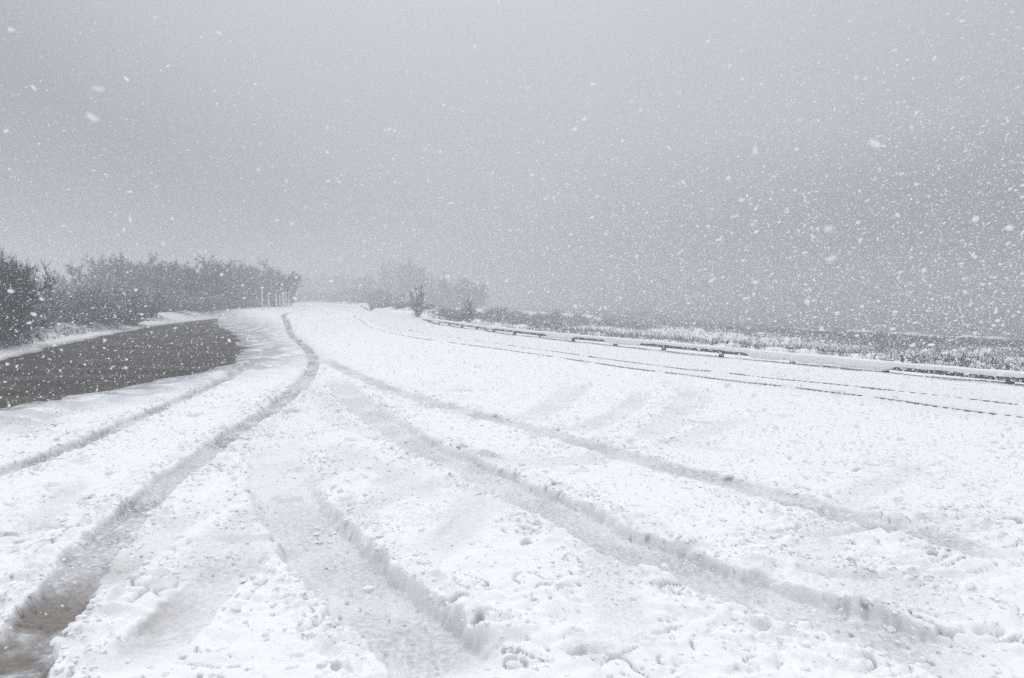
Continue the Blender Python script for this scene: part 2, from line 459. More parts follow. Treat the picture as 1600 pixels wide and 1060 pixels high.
# ------------------------------------------------------------------ ground sheet
def build_ground():
    ax, ay = 0.0, -1.2
    front = np.arctan(np.linspace(-1.15, 1.15, 1150))
    side = np.linspace(front[-1], math.pi, 110)[1:]
    ang = np.concatenate([-side[::-1][1:], front, side[:-1]])
    ang = np.concatenate([[-math.pi], ang]); ang = np.unique(ang)
    rad = [0.25]
    while rad[-1] < 700:
        r = rad[-1]
        k = 0.03 if r < 2.6 else (0.0031 if r < 9 else (0.0042 if r < 40 else (0.012 if r < 150 else 0.08)))
        rad.append(r * (1 + k))
    rad = np.array(rad)
    A, R = np.meshgrid(ang, rad)
    X = ax + R * np.sin(A); Y = ay + R * np.cos(A)
    h, dirt_shade, mud, sand = terrain(X, Y)
    nr, na = X.shape
    V = np.stack([X, Y, h], -1).reshape(-1, 3)
    V = np.vstack([V, [[ax, ay, 0]]])
    idx = np.arange(nr * na).reshape(nr, na)
    a = idx[:-1, :]; b = np.roll(idx, -1, 1)[:-1, :]; c = np.roll(idx, -1, 1)[1:, :]; d = idx[1:, :]
    q = np.stack([a, d, c, b], -1).reshape(-1, 4)
    t = np.stack([idx[0], np.roll(idx[0], -1), np.full(na, nr * na)], -1)
    # counter-clockwise seen from above
    me = np_mesh('ground', V, q[:, ::-1], t[:, ::-1], [M_SNOW])
    for nm, arr in (('dirt_shade', dirt_shade), ('mud', mud), ('sand', sand)):
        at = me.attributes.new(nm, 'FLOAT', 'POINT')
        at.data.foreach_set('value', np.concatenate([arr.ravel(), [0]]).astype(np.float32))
    o = link('ground', me)
    tag(o, kind='structure', label='churned white snow with curving tyre ruts')
    return o
ground = build_ground()
if ground.data.polygons[len(ground.data.polygons)//2].normal.z < 0:
    ground.data.flip_normals()

# pond water and the sea
def sheet(name, x0, x1, y0, y1, z, nx, ny, mat, label, poly=None):
    X, Y = np.meshgrid(np.linspace(x0, x1, nx), np.linspace(y0, y1, ny))
    V = np.stack([X, Y, np.full_like(X, z)], -1).reshape(-1, 3)
    idx = np.arange(nx * ny).reshape(ny, nx)
    q = np.stack([idx[:-1, :-1], idx[:-1, 1:], idx[1:, 1:], idx[1:, :-1]], -1).reshape(-1, 4)
    if poly is not None:
        c = V[q].mean(1)
        D, T = poly_dist(c[:, 0], c[:, 1], np.vstack([poly, poly[:1]]), 3.0)
        q = q[in_poly(c[:, 0], c[:, 1], poly) | (np.abs(D) < 1.0)]
    return tag(link(name, np_mesh(name, V, q, None, [mat])), label, kind='structure')

def water_mat(name, col, rough, bump, scale, spec=.5):
    m, n, l, b = new_mat(name)
    b.inputs['Roughness'].default_value = rough
    b.inputs['Specular IOR Level'].default_value = spec
    tcn = n.new('ShaderNodeTexCoord'); mp = n.new('ShaderNodeMapping'); mp.inputs['Scale'].default_value = (1, 2.2, 1)
    l.new(tcn.outputs['Object'], mp.inputs['Vector'])
    t = n.new('ShaderNodeTexNoise'); t.inputs['Scale'].default_value = scale; t.inputs['Detail'].default_value = 5
    l.new(mp.outputs[0], t.inputs['Vector'])
    bp = n.new('ShaderNodeBump'); bp.inputs['Strength'].default_value = bump; bp.inputs['Distance'].default_value = 0.1
    l.new(t.outputs[0], bp.inputs['Height']); l.new(bp.outputs[0], b.inputs['Normal'])
    t2 = n.new('ShaderNodeTexNoise'); t2.inputs['Scale'].default_value = 0.5; t2.inputs['Detail'].default_value = 6
    l.new(mp.outputs[0], t2.inputs['Vector'])
    r = n.new('ShaderNodeValToRGB')
    r.color_ramp.elements[0].position = .38; r.color_ramp.elements[0].color = (*[c * .55 for c in col], 1)
    r.color_ramp.elements[1].position = .66; r.color_ramp.elements[1].color = (*[c * 2.0 for c in col], 1)
    l.new(t2.outputs[0], r.inputs[0]); l.new(r.outputs[0], b.inputs['Base Color'])
    return m
sheet('pond_water', -62, -3.5, 5.5, 68, -0.10, 120, 120, water_mat('muddy_water', (0.044, 0.037, 0.029), .6, .35, 3.5, .03), 'grey brown flood water in the hollow', POND)
sea_z = -2.02
sheet('sea', -60, 700, -200, 700, sea_z, 60, 60, water_mat('sea_water', (0.075, 0.085, 0.09), .35, .8, .8, .35), 'grey sea beyond the beach')

# surf: a thin lip of foam along the shore
def surf():
    pts = spline([G(1900, 545, sea_z), G(1600, 531, sea_z), G(1400, 522, sea_z), G(1250, 516, sea_z), G(1080, 508, sea_z), G(960, 501, sea_z)], 30)
    d = np.gradient(pts, axis=0); d /= np.linalg.norm(d, axis=1)[:, None] + 1e-9
    nrm = np.stack([d[:, 1], -d[:, 0]], -1)
    V, Q = [], []
    prof = [(-.5, .0), (-.3, .10), (0, .16), (.25, .10), (.45, .0)]
    for i, p in enumerate(pts):
        wv = 1.0 + .5 * math.sin(i * .37) + .4 * math.sin(i * .93 + 1)
        for (o_, z) in prof:
            q = p + nrm[i] * (o_ * wv * 1.4 + .8 * math.sin(i * .11)); V.append((q[0], q[1], sea_z - .02 + z * max(.15, wv)))
        if i:
            b0 = (i - 1) * 5; b1 = i * 5
            for k in range(4): Q.append((b0 + k, b0 + k + 1, b1 + k + 1, b1 + k))
    o = link('surf', np_mesh('surf', V, Q, None, [simple('foam', (.7, .72, .73), .8, .2, 3)]))
    tag(o, 'thin pale line of surf breaking along the shore', kind='structure')
surf()

# ------------------------------------------------------------------ branches and scrub
class Geo:
    def __init__(s): s.v = []; s.q = []; s.t = []; s.mq = []; s.mt = []; s.n = 0
    def tube(s, pts, r0, r1, sides=4, m=0):
        n = len(pts); ring = []
        for i, p in enumerate(pts):
            d = (pts[min(i + 1, n - 1)] - pts[max(i - 1, 0)]).normalized()
            up = Vector((0, 0, 1)) if abs(d.z) < .9 else Vector((1, 0, 0))
            a = d.cross(up).normalized(); b = d.cross(a)
            r = r0 + (r1 - r0) * i / (n - 1)
            for k in range(sides):
                t = 2 * math.pi * k / sides
                s.v.append(p + a * (math.cos(t) * r) + b * (math.sin(t) * r))
        for i in range(n - 1):
            for k in range(sides):
                a0 = s.n + i * sides + k; a1 = s.n + i * sides + (k + 1) % sides
                s.q.append((a0, a1, a1 + sides, a0 + sides)); s.mq.append(m)
        s.n += n * sides
    def tri(s, a, b, c, m=0):
        s.v += [a, b, c]; s.t.append((s.n, s.n + 1, s.n + 2)); s.mt.append(m); s.n += 3
    def mesh(s, name, mats):
        return np_mesh(name, [tuple(p) for p in s.v], s.q, s.t, mats, s.mq + s.mt, smooth=False)

def rv(s=1.0): return Vector((random.gauss(0, s), random.gauss(0, s), random.gauss(0, s)))

def twig_burst(g, p, d, ln, wd, n, snow, spread=.7):
    """n fine twigs from p, slivers with a line of caught snow on some"""
    for _ in range(n):
        dd = (d + rv(spread)).normalized(); l = ln * random.uniform(.5, 1.2)
        e_ = p + dd * l; sdv = dd.cross(rv()).normalized() * wd
        g.tri(p - sdv, p + sdv, e_, 0)
        if random.random() < snow:
            a = p + dd * l * random.uniform(.05, .5); b = p + dd * l * random.uniform(.5, .95)
            hh = Vector((0, 0, 1)) * wd * random.uniform(1.5, 3.2); sw = dd.cross(Vector((0, 0, 1)))
            sw = sw.normalized() * wd * 1.3 if sw.length > .01 else sdv
            g.tri(a - sw + hh * .4, a + sw + hh * .4, b + hh, 1); g.tri(a + hh * 1.3, a - sw, b + hh * .6, 1)

def shrub_protos(kind):
    """crown mesh and trunk mesh of about unit height 1, radius about .6 (scaled per plant)"""
    crown, trunk = Geo(), Geo()
    if kind == 'tree':
        nst, up, wob_, tl, tw, nb, snow = 9, .9, .42, .10, .0058, 9, .34
    elif kind == 'bush':
        nst, up, wob_, tl, tw, nb, snow = 18, .75, .55, .13, .0066, 8, .50
    elif kind == 'spiky':
        nst, up, wob_, tl, tw, nb, snow = 26, 1.0, .34, .17, .0046, 8, .10
    else:
        nst, up, wob_, tl, tw, nb, snow = 10, .8, .5, .08, .009, 9, .22
    for s_ in range(nst):
        p = Vector((random.uniform(-.12, .12), random.uniform(-.12, .12), -.04))
        d = (Vector((0, 0, up)) + Vector((random.gauss(0, wob_), random.gauss(0, wob_), 0))).normalized()
        L0 = random.uniform(.7, 1.0); steps = 6; pts = [p.copy()]
        for i in range(steps):
            d = (d + rv(.14) + Vector((0, 0, .05))).normalized(); p = p + d * L0 / steps; pts.append(p.copy())
        r0 = {'tree': .022, 'bush': .010, 'spiky': .008}.get(kind, .016)
        trunk.tube(pts, r0, r0 * .25)
        for i in range(1, steps + 1):
            base = pts[i]
            nbr = 5 if kind == 'tree' else 3
            for _ in range(nbr):
                bd = ((pts[i] - pts[i - 1]).normalized() * .8 + rv(.75)); bd.z = bd.z * .6 + .15; bd.normalize()
                bl = L0 * random.uniform(.14, .38) * (1.25 - .6 * i / steps); q = base.copy(); bp = [q.copy()]
                for j in range(3):
                    bd = (bd + rv(.22) + Vector((0, 0, .08))).normalized(); q = q + bd * bl / 3; bp.append(q.copy())
                    twig_burst(crown, q, bd, tl, tw, nb, snow)
                crown.tube(bp, r0 * .35, r0 * .1, 3)
                if random.random() < snow:
                    crown.tri(bp[0] + Vector((0, 0, r0 * .6)), bp[1] + Vector((r0 * .8, 0, r0 * .7)), bp[2] + Vector((0, r0 * .5, r0 * .7)), 1)
    return crown, trunk

PROTO = {}
def proto(kind, i, mat):
    k = (kind, i, mat.name)
    if k not in PROTO:
        c, t = shrub_protos(kind)
        PROTO[k] = (c.mesh('crown', [mat, M_FLUFF]), t.mesh('trunk', [mat]))
    return PROTO[k]

def plant(name, kind, i, mat, x, y, hgt, wid, label, cat, group=None):
    cm, tm = proto(kind, i, mat)
    e_ = bpy.data.objects.new(name, None); COL.objects.link(e_)
    e_.location = (x, y, ground_z(x, y)); e_.rotation_euler = (0, 0, random.uniform(0, 6.28))
    e_.scale = (wid, wid, hgt)
    e_.empty_display_size = .2
    tag(e_, label, cat, group)
    link('crown', cm, e_); link('trunk' if cat == 'tree' else 'stem', tm, e_)
    return e_

# hedgerow of trees on the left, beyond the water: (pixel x of the middle, pixel y of base and top)
hedge = [(142, 492, 436), (162, 492, 410), (182, 492, 405), (212, 491, 412), (243, 491, 408), (272, 490, 414), (303, 490, 412),
         (334, 489, 410), (365, 488, 412), (392, 487, 408), (415, 486, 414), (434, 484, 428)]
words = ['low tree at the far left end of the hedgerow behind the flood water',
         'second tree from the left in the hedgerow, rounded crown',
         'third tree from the left in the hedgerow, the tallest bump of its top line',
         'fourth hedgerow tree from the left, dipping between two taller crowns',
         'fifth hedgerow tree from the left, tall snow flecked crown',
         'sixth hedgerow tree from the left, near the middle of the row',
         'seventh hedgerow tree from the left, just right of the middle of the row',
         'eighth hedgerow tree from the left, above the brown scrub',
         'ninth hedgerow tree from the left, behind the end of the water',
         'tenth hedgerow tree from the left, dark crown left of the poles',
         'hedgerow tree directly behind the row of thin poles',
         'small rounded tree closing the right end of the hedgerow beside the poles']
for i, (u, vb, vt) in enumerate(hedge):
    y = (56 if i < 9 else 70) + random.uniform(-2, 2); x = (u - 800) / F * y; hh = (HOR - vt) / F * y + CAM_H - ground_z(x, y)
    plant('hedgerow_tree', 'tree', i % 3, M_TWIG, x, y, hh * 1.06, 4.4 + random.uniform(-.4, .5) + (.8 if i > 8 else 0), 'bare ' + words[i], 'tree', 'bare trees of the hedgerow beyond the flood water')

far_trees = [(470, 478, 436, 'faint tree just right of the poles at the end of the hedgerow'),
             (497, 477, 428, 'pale tree above the vanishing point of the road'),
             (538, 478, 428, 'faint bluish tree behind the far end of the guard rail'),
             (572, 482, 424, 'foggy tree behind the small brown shrub'),
             (600, 484, 414, 'broad foggy tree, tall crown left of the middle of the grove'),
             (632, 486, 411, 'tallest foggy tree of the grove beyond the road'),
             (664, 489, 424, 'foggy tree right of the tallest one, behind the dark evergreen'),
             (700, 492, 434, 'foggy tree sloping down on the right side of the grove'),
             (738, 495, 444, 'last low tree at the right end of the foggy grove')]
for i, (u, vb, vt, lb) in enumerate(far_trees):
    y = [165, 165, 156, 140, 128, 120, 110, 100, 92][i]
    x = (u - 800) / F * y; z = ground_z(x, y); hh = (HOR - vt) / F * y + CAM_H - z
    plant('distant_tree', 'tree', i % 3, M_TWIG, x, y, hh * 1.06, [7.5, 7.5, 8, 7, 7.4, 7.4, 6.6, 6.2, 5.6][i], lb, 'tree', 'foggy trees beyond the bend of the road')

for i, u in enumerate([452, 478, 505, 530, 556, 580, 606]):
    y = [118, 124, 122, 112, 98, 88, 78][i]; x = (u - 800) / F * y
    plant('distant_shrub', 'bush', i % 3, M_TWIG, x, y, 1.6 + random.random() * .8, 4.0,
          ['first', 'second', 'third', 'fourth', 'fifth', 'sixth', 'seventh'][i] + ' from the left of the faint shrubs where the road fades away', 'shrub', 'faint shrubs at the end of the road')

M_DARK = simple('wet_black_twigs', (0.010, 0.009, 0.009), 0.9, 0.4)
# big bare bushes at the left edge
near_b = [(-24, 536, 380, 2.3, 'tall dark spiky bush cut by the left edge of the photo'),
          (14, 528, 396, 1.45, 'dark bare bush with twigs sticking up beside the tallest one at the left edge')]
for i, (u, vb, vt, wd, lb) in enumerate(near_b):
    y = 20.2 + i; x = (u - 800) / F * y; hh = (HOR - vt) / F * y + CAM_H + .1
    plant('bare_bush', 'spiky', i, M_DARK, x, y, hh * .86, wd, lb, 'bush', 'tall bare bushes at the left edge')

scrub = [(-8, 553, 474, 1.5, 'snow dusted low shrub in the left corner in front of the tall bush'),
         (32, 543, 480, 1.4, 'snow dusted shrub second along the bank from the left edge'),
         (66, 534, 486, 1.3, 'whitened shrub on the bank below the gap in the trees'),
         (100, 527, 478, 1.5, 'dark tangled shrub on the bank left of the darkest clump'),
         (134, 524, 472, 1.5, 'dark shrub on the bank where the snow strip ends'),
         (168, 520, 470, 1.6, 'darkest shrub overhanging the water edge'),
         (202, 515, 470, 1.6, 'dark shrub right of the one overhanging the water'),
         (236, 507, 474, 1.4, 'snowy shrub on the bank behind the middle of the water'),
         (268, 502, 474, 1.4, 'pale snow covered shrub before the brown patch of scrub'),
         (300, 499, 473, 1.6, 'brown shrub with arching stems near the right of the bank'),
         (330, 497, 475, 1.5, 'rust brown last full shrub of the bank'),
         (358, 493, 477, 1.6, 'small flattened brown shrub between the bank and the poles'),
         (382, 491, 478, 1.7, 'low dry tuft left of the first pole')]
for i, (u, vb, vt, wd, lb) in enumerate(scrub):
    x, y = G(u, vb); hh = (vb - vt) / F * y; f_ = 1.08 + .002 * max(0, 40 - i * 3); x *= f_; y *= f_; hh *= f_
    plant('bank_shrub', 'bush', i % 3, M_SCRUB if i >= 9 else M_TWIG, x, y, hh * 1.08, wd * (1 + (y - 15) / 50), lb, 'shrub', 'shrubs along the left bank')
# second row that fills the bank
row2 = [(12, 515, 474), (58, 508, 482), (92, 505, 480), (122, 502, 467), (158, 501, 462), (190, 500, 461), (225, 498, 462), (258, 496, 464), (290, 494, 465), (322, 492, 467), (352, 490, 470)]
ORD = ['first', 'second', 'third', 'fourth', 'fifth', 'sixth', 'seventh', 'eighth', 'ninth', 'tenth', 'eleventh', 'twelfth', 'thirteenth', 'fourteenth', 'fifteenth', 'sixteenth', 'seventeenth']
for i, (u, vb, vt) in enumerate(row2):
    x, y = G(u, vb); hh = (vb - vt) / F * y
    plant('thicket_shrub', 'bush', i % 3, M_TWIG, x, y, hh * 1.1, 2.6, ORD[i] + ' from the left of the dark thicket shrubs between bank and hedgerow', 'shrub', 'shrubs of the thicket behind the bank')

# three plants that stand out by the road
def at_y(u, y): return (u - 800) / F * y
plant('evergreen_shrub', 'ever', 0, M_EVERG, at_y(653, 42), 42, 2.3, .95, 'small dark upright evergreen against the foggy grove', 'shrub')
plant('evergreen_shrub', 'ever', 1, M_EVERG, at_y(731, 36), 36, 1.5, .9, 'dark twisted evergreen with snow on its side, right of the grove', 'shrub')
M_TAN = simple('tan_leaves', (.36, .23, .09), .9, .3)
plant('roadside_shrub', 'ever', 1, M_TAN, at_y(580, 50), 50, .85, .85, 'small brown shrub at the gap between the two guard rails', 'shrub')

# shrubs standing on the slope behind the guard rail
slope_us = [(690, 44), (712, 41), (752, 37), (775, 38), (800, 36), (828, 36), (856, 34), (885, 35), (915, 33), (948, 33), (980, 32), (1012, 33), (1045, 31), (740, 50), (770, 52), (800, 50), (835, 48), (870, 47), (905, 46), (940, 45), (970, 44), (1000, 42), (600, 60), (632, 54), (660, 50)]
slope_us = [(u, y + (0 if u < 735 else 14)) for (u, y) in slope_us if u < 1010 and not (u > 860 and y < 40)]
slope_us.sort()
cnt = {'front': 0, 'back': 0}
for i, (u, y) in enumerate(slope_us):
    row = 'back' if (u > 735 and y > 57) else 'front'; cnt[row] += 1
    x = at_y(u, y); z = ground_z(x, y)
    vt = 486 + random.uniform(-7, 5) + max(0, u - 850) * .10
    hh = (HOR - vt) / F * y + CAM_H - z
    plant('slope_shrub', 'bush', i % 3, M_TWIG, x, y, max(.5, hh * 1.05), 2.2, ORD[cnt[row] - 1] + ' from the left of the ' + row + ' row of dark shrubs behind the guard rail', 'shrub', 'shrubs on the seaward slope')

# low snowy scrub and grass covering the seaward slope (nobody could count it)
def ground_cover(name, label, pts, ln, wd, n, snow, mat):
    g = Geo()
    z = terrain(pts[:, 0], pts[:, 1])[0]
    for (x, y), zz in zip(pts, z):
        k = random.uniform(.6, 1.3)
        twig_burst(g, Vector((x, y, zz)), Vector((random.gauss(0, .2), random.gauss(0, .2), 1)), ln * k, wd, n, snow, .5)
    return tag(link(name, g.mesh(name, [mat, M_FLUFF])), label, kind='stuff')
def along_rail(n, s0, s1, imax=60):
    i = RNG.uniform(0, imax, n); k = i.astype(int); f = (i - k)[:, None]
    p = RAIL[k] * (1 - f) + RAIL[k + 1] * f; d = RAIL[k + 1] - RAIL[k]; d /= np.linalg.norm(d, axis=1)[:, None]
    s = s0 + (s1 - s0) * RNG.uniform(0, 1, n) ** 1.2
    return p + np.stack([d[:, 1], -d[:, 0]], -1) * s[:, None]
ground_cover('coastal_scrub', 'snowy scrub and grass between the guard rail and the beach', along_rail(12000, .8, 27.0), .32, .009, 6, .36, M_SCRUB)
ground_cover('beach_scrub', 'dark brown low scrub along the edge of the beach', along_rail(6000, 22.0, 41.0), .45, .016, 6, .08, M_SCRUB)
bankp = []
while len(bankp) < 1500:
    u = random.uniform(-60, 400); vb = 557 - .19 * max(u, 0) + random.uniform(-24, -9)
    if vb > 480: bankp.append(G(u, vb))
ground_cover('bank_grass', 'dry snowed grass on the left bank', np.array(bankp), .26, .008, 5, .6, M_SCRUB)

# ------------------------------------------------------------------ guard rails
def rail_object(path, label, drift_seed, spacing=2.25):
    seg = np.linalg.norm(np.diff(path, axis=0), axis=1); cum = np.concatenate([[0], np.cumsum(seg)]); Ltot = cum[-1]
    def P(s):
        return np.array([np.interp(s, cum, path[:, 0]), np.interp(s, cum, path[:, 1])])
    def frame(s):
        d = P(min(s + .2, Ltot)) - P(max(s - .2, 0)); d /= np.linalg.norm(d); return d, np.array([d[1], -d[0]])
    root = bpy.data.objects.new('guard_rail', None); COL.objects.link(root)
    p0 = P(0); root.location = (p0[0], p0[1], ground_z(*p0)); tag(root, label, 'guard rail')
    bx, by, bz = root.location
    # beam: chamfered timber, in lengths butted on the posts
    def sweep(name, s_list, profile_fn, mat):
        V, Q = [], []
        n = None
        for i, s in enumerate(s_list):
            c = P(s); d, nn = frame(s); pr = profile_fn(s); n = len(pr)
            for (o_, z) in pr: V.append((c[0] + nn[0] * o_ - bx, c[1] + nn[1] * o_ - by, z - bz))
            if i:
                b0 = (i - 1) * n; b1 = i * n
                for k in range(n): Q.append((b0 + k, b0 + (k + 1) % n, b1 + (k + 1) % n, b1 + k))
        V = np.array(V); 
        Q = np.array(Q)
        m_ = len(s_list)
        T = [(0, k + 1, k) for k in range(1, n - 1)] + [((m_ - 1) * n, (m_ - 1) * n + k, (m_ - 1) * n + k + 1) for k in range(1, n - 1)]
        return link(name, np_mesh(name, V, Q, T, [mat]), root)
    zs = {}
    gz_s = np.arange(0, Ltot + .5, .5); gp = np.array([P(s) for s in gz_s])
    gz = np.array([np.median(terrain(gp[:, 0] + dx, gp[:, 1])[0]) for dx in (0,)])
    def zb(s): return 0.03
    def beam_profile(s):
        z0 = .08 + zb(s); z1 = z0 + .14
        return [(-.10, z0 + .02), (-.10, z1 - .02), (-.08, z1), (.08, z1), (.10, z1 - .02), (.10, z0 + .02), (.08, z0), (-.08, z0)]
    sweep('beam', list(np.arange(0, Ltot, .5)) + [Ltot], beam_profile, M_TIMBER)
    sv = list(np.arange(.02, Ltot - .02, .08))
    sa = np.array(sv)
    droop = smooth01((fbm(sa * .42, sa * 0 + drift_seed, 2, 5) - .16) / .1)
    rag = fbm(sa * 2.5, sa * 0 + 4.4 + drift_seed, 3, 6)
    hump = .048 + .03 * fbm(sa * 1.1, sa * 0 + 9.2, 3, 7)
    dd = dict(zip(sv, zip(droop, rag, hump)))
    def cap_profile(s):
        dr, rg, hp = dd[s]
        z0 = .08 + zb(s); z1 = z0 + .14
        fl = z1 - .055 - .11 * dr + .025 * rg            # lower lip of the snow on the road side
        bl = z1 - .06 + .03 * rg
        w_ = .125 + .02 * rg + .02 * dr
        return [(-w_, fl), (-w_ - .015, z1 + .01), (-w_ * .75, z1 + hp * .75), (-.03, z1 + hp), (w_ * .65, z1 + hp * .8), (w_, z1 + .01), (.13, bl), (.104, bl), (.104, z1 + .004), (-.104, z1 + .004), (-.104, fl)]
    sweep('snow_cap', sv, cap_profile, M_FLUFF)
    # posts
    k = 0
    s = .6
    pm = None
    while s < Ltot - .3:
        c = P(s); d, nn = frame(s)
        if pm is None:
            g = Geo()
            g.tube([Vector((0, 0, -.25)), Vector((0, 0, .02)), Vector((0, 0, .08)), Vector((0, 0, .102))], .075, .07, 8)
            pm = g.mesh('post', [M_TIMBER])
        o = link('post', pm, root, (c[0] - bx - nn[0] * .03, c[1] - by - nn[1] * .03, 0 - bz)); k += 1
        s += spacing
    return root
i615 = int(np.argmin(np.hypot(RAIL[:, 0] - G(615, 492, .2)[0], RAIL[:, 1] - G(615, 492, .2)[1])))
rail_object(RAIL[:i615 + 1], 'long low timber guard rail capped with snow, between the road and the sea', 3.3)
rail_object(spline([(-14.2, 61.0), (-20.3, 80.0), (-28.0, 104)], 10), 'short distant piece of guard rail left of the small brown shrub', 8.1)

# ------------------------------------------------------------------ kerbs of the road
def kerb(path, label, off, hgt):
    pts = path
    # resample
    seg = np.linalg.norm(np.diff(pts, axis=0), axis=1); cum = np.concatenate([[0], np.cumsum(seg)])
    s = np.arange(0, cum[-1], .15); p = np.stack([np.interp(s, cum, pts[:, 0]), np.interp(s, cum, pts[:, 1])], -1)
    d = np.gradient(p, axis=0); d /= np.linalg.norm(d, axis=1)[:, None]; nn = np.stack([d[:, 1], -d[:, 0]], -1)
    lo = p - nn * .12
    z = terrain(lo[:, 0], lo[:, 1])[0]
    k = 9; zz = np.convolve(np.pad(z, k // 2, mode='edge'), np.ones(k) / k, 'valid')
    prof = [(-.03, -.25), (-.03, hgt - .008), (-.02, hgt), (.09, hgt), (.10, hgt - .01), (.10, -.25)]
    V, Q = [], []
    n = len(prof)
    for i in range(len(p)):
        for (o_, h_) in prof: V.append((p[i][0] + nn[i][0] * o_, p[i][1] + nn[i][1] * o_, (zz[i] - .012 * min(1, max(0, (p[i][1] - 22) / 20)) if h_ > -.1 else 0) + h_))
        if i:
            b0 = (i - 1) * n; b1 = i * n
            for j in range(n - 1): Q.append((b0 + j, b0 + j + 1, b1 + j + 1, b1 + j))
    tag(link('kerb', np_mesh('kerb', V, Q, None, [M_KERB], smooth=False)), label, kind='structure')
kerb(KERB_N, 'near kerb of the road showing as a thin dark line in the snow', 0, .018)
kerb(KERB_F, 'far kerb line almost buried in the snow', 0, .010)

# ------------------------------------------------------------------ poles
pole_names = ['first and nearest of the thin pale poles, left end of the row', 'second pale pole from the left of the row', 'third pale pole from the left, slightly thicker',
              'fourth pale pole from the left of the row', 'fifth pale pole from the left of the row', 'sixth pale pole from the left of the row', 'seventh pale pole, second from the right end', 'last faint pole at the right end of the row']
pm = None
for i, (u, vb, vt) in enumerate([(410.5, 488, 450), (420.5, 487.5, 458), (432.5, 487, 459), (438, 485, 461), (442, 484.5, 459), (444.5, 484, 457), (448, 482, 457), (452, 480, 456)]):
    y = [52, 54, 56, 58, 60, 62, 64, 66][i]; x = at_y(u, y); z = ground_z(x, y)
    hh = (HOR - vt) / F * y + CAM_H - z
    r_ = bpy.data.objects.new('pole', None); COL.objects.link(r_); r_.location = (x, y, z)
    r_.rotation_euler = (random.gauss(0, .008), random.gauss(0, .008), 0)
    tag(r_, pole_names[i], 'pole', 'thin pale poles beside the road')
    g = Geo(); g.tube([Vector((0, 0, -.3)), Vector((0, 0, hh * .5)), Vector((0, 0, hh))], .055, .05, 8)
    link('shaft', g.mesh('shaft', [M_POLE]), r_)
    g = Geo(); g.tube([Vector((0, 0, hh + .002)), Vector((0, 0, hh + .05)), Vector((0, 0, hh + .09))], .07, .03, 8)
    link('snow_cap', g.mesh('snow_cap', [M_FLUFF]), r_)

# ------------------------------------------------------------------ loose crumbs thrown out of the ruts
def crumbs():
    P_ = []
    for (pts, hw, dep, dt, md, bm) in RUTS:
        if dep < .035: continue
        P = np.array(pts); seg = np.linalg.norm(np.diff(P, axis=0), axis=1); cum = np.concatenate([[0], np.cumsum(seg)])
        n = int(min(cum[-1], 14) * 170)
        ss = RNG.uniform(max(0, cum[-1] - 14), cum[-1], n)
        c = np.stack([np.interp(ss, cum, P[:, 0]), np.interp(ss, cum, P[:, 1])], -1)
        c2 = np.stack([np.interp(ss + .05, cum, P[:, 0]), np.interp(ss + .05, cum, P[:, 1])], -1)
        d = c2 - c; d /= np.linalg.norm(d, axis=1)[:, None] + 1e-9; nn = np.stack([d[:, 1], -d[:, 0]], -1)
        off = (hw + .02 + np.abs(RNG.normal(0, .16, n))) * np.where(RNG.uniform(0, 1, n) < .5, 1, -1)
        P_.append(c + nn * off[:, None])
    q = np.stack([RNG.uniform(-4, 7, 6000), RNG.uniform(2.2, 9, 6000)], -1)
    q = q[noise(q[:, 0] * .9, q[:, 1] * .9, 321) > .08]
    P_.append(q)
    C = np.concatenate(P_); C = C[(C[:, 1] > 1.8) & (C[:, 1] < 12) & (np.abs(C[:, 0]) < C[:, 1] * 1.1)]
    C = C[noise(C[:, 0] * 1.7, C[:, 1] * 1.7, 322) > -.12]
    z, _, md_, _ = terrain(C[:, 0], C[:, 1]); C = C[md_ < .15]; z = z[md_ < .15]; n = len(C)
    sz = np.exp(RNG.normal(math.log(.0085), .5, n)).clip(.004, .030)
    D8 = np.array([(a, b, c) for a in (-1, 1) for b in (-1, 1) for c in (-1, 1)], float) * .62
    D6 = np.array([(1, 0, 0), (-1, 0, 0), (0, 1, 0), (0, -1, 0), (0, 0, 1), (0, 0, -1)], float)
    base = np.vstack([D8, D6]); V = base[None] * RNG.uniform(.7, 1.35, (n, 14, 1)) * sz[:, None, None]
    V = V * np.stack([RNG.uniform(.8, 1.6, n), RNG.uniform(.8, 1.3, n), RNG.uniform(.5, .9, n)], -1)[:, None]
    a = RNG.uniform(0, 6.28, n); X = V[..., 0] * np.cos(a)[:, None] - V[..., 1] * np.sin(a)[:, None]; Y = V[..., 0] * np.sin(a)[:, None] + V[..., 1] * np.cos(a)[:, None]
    V = np.stack([X + C[:, :1], Y + C[:, 1:], V[..., 2] + (z + sz * .02)[:, None]], -1)
    def i8(x_, y_, z_): return (x_ > 0) * 4 + (y_ > 0) * 2 + (z_ > 0)
    faces = []
    for ax_ in range(3):
        for sg in (1, -1):
            ctr = 8 + ax_ * 2 + (0 if sg > 0 else 1)
            o1, o2 = [k for k in range(3) if k != ax_]
            ring = []
            for (p, q_) in ((-1, -1), (1, -1), (1, 1), (-1, 1)):
                v = [0, 0, 0]; v[ax_] = sg; v[o1] = p; v[o2] = q_; ring.append(i8(*v))
            for k in range(4): faces.append((ring[k], ring[(k + 1) % 4], ctr))
    F_ = np.array(faces)
    T = (F_[None] + (np.arange(n) * 14)[:, None, None]).reshape(-1, 3)
    o = link('snow_crumbs', np_mesh('snow_crumbs', V.reshape(-1, 3), None, T, [M_FLUFF], smooth=False))
    tag(o, 'loose crumbs of snow thrown beside the tyre ruts', kind='stuff')
crumbs()

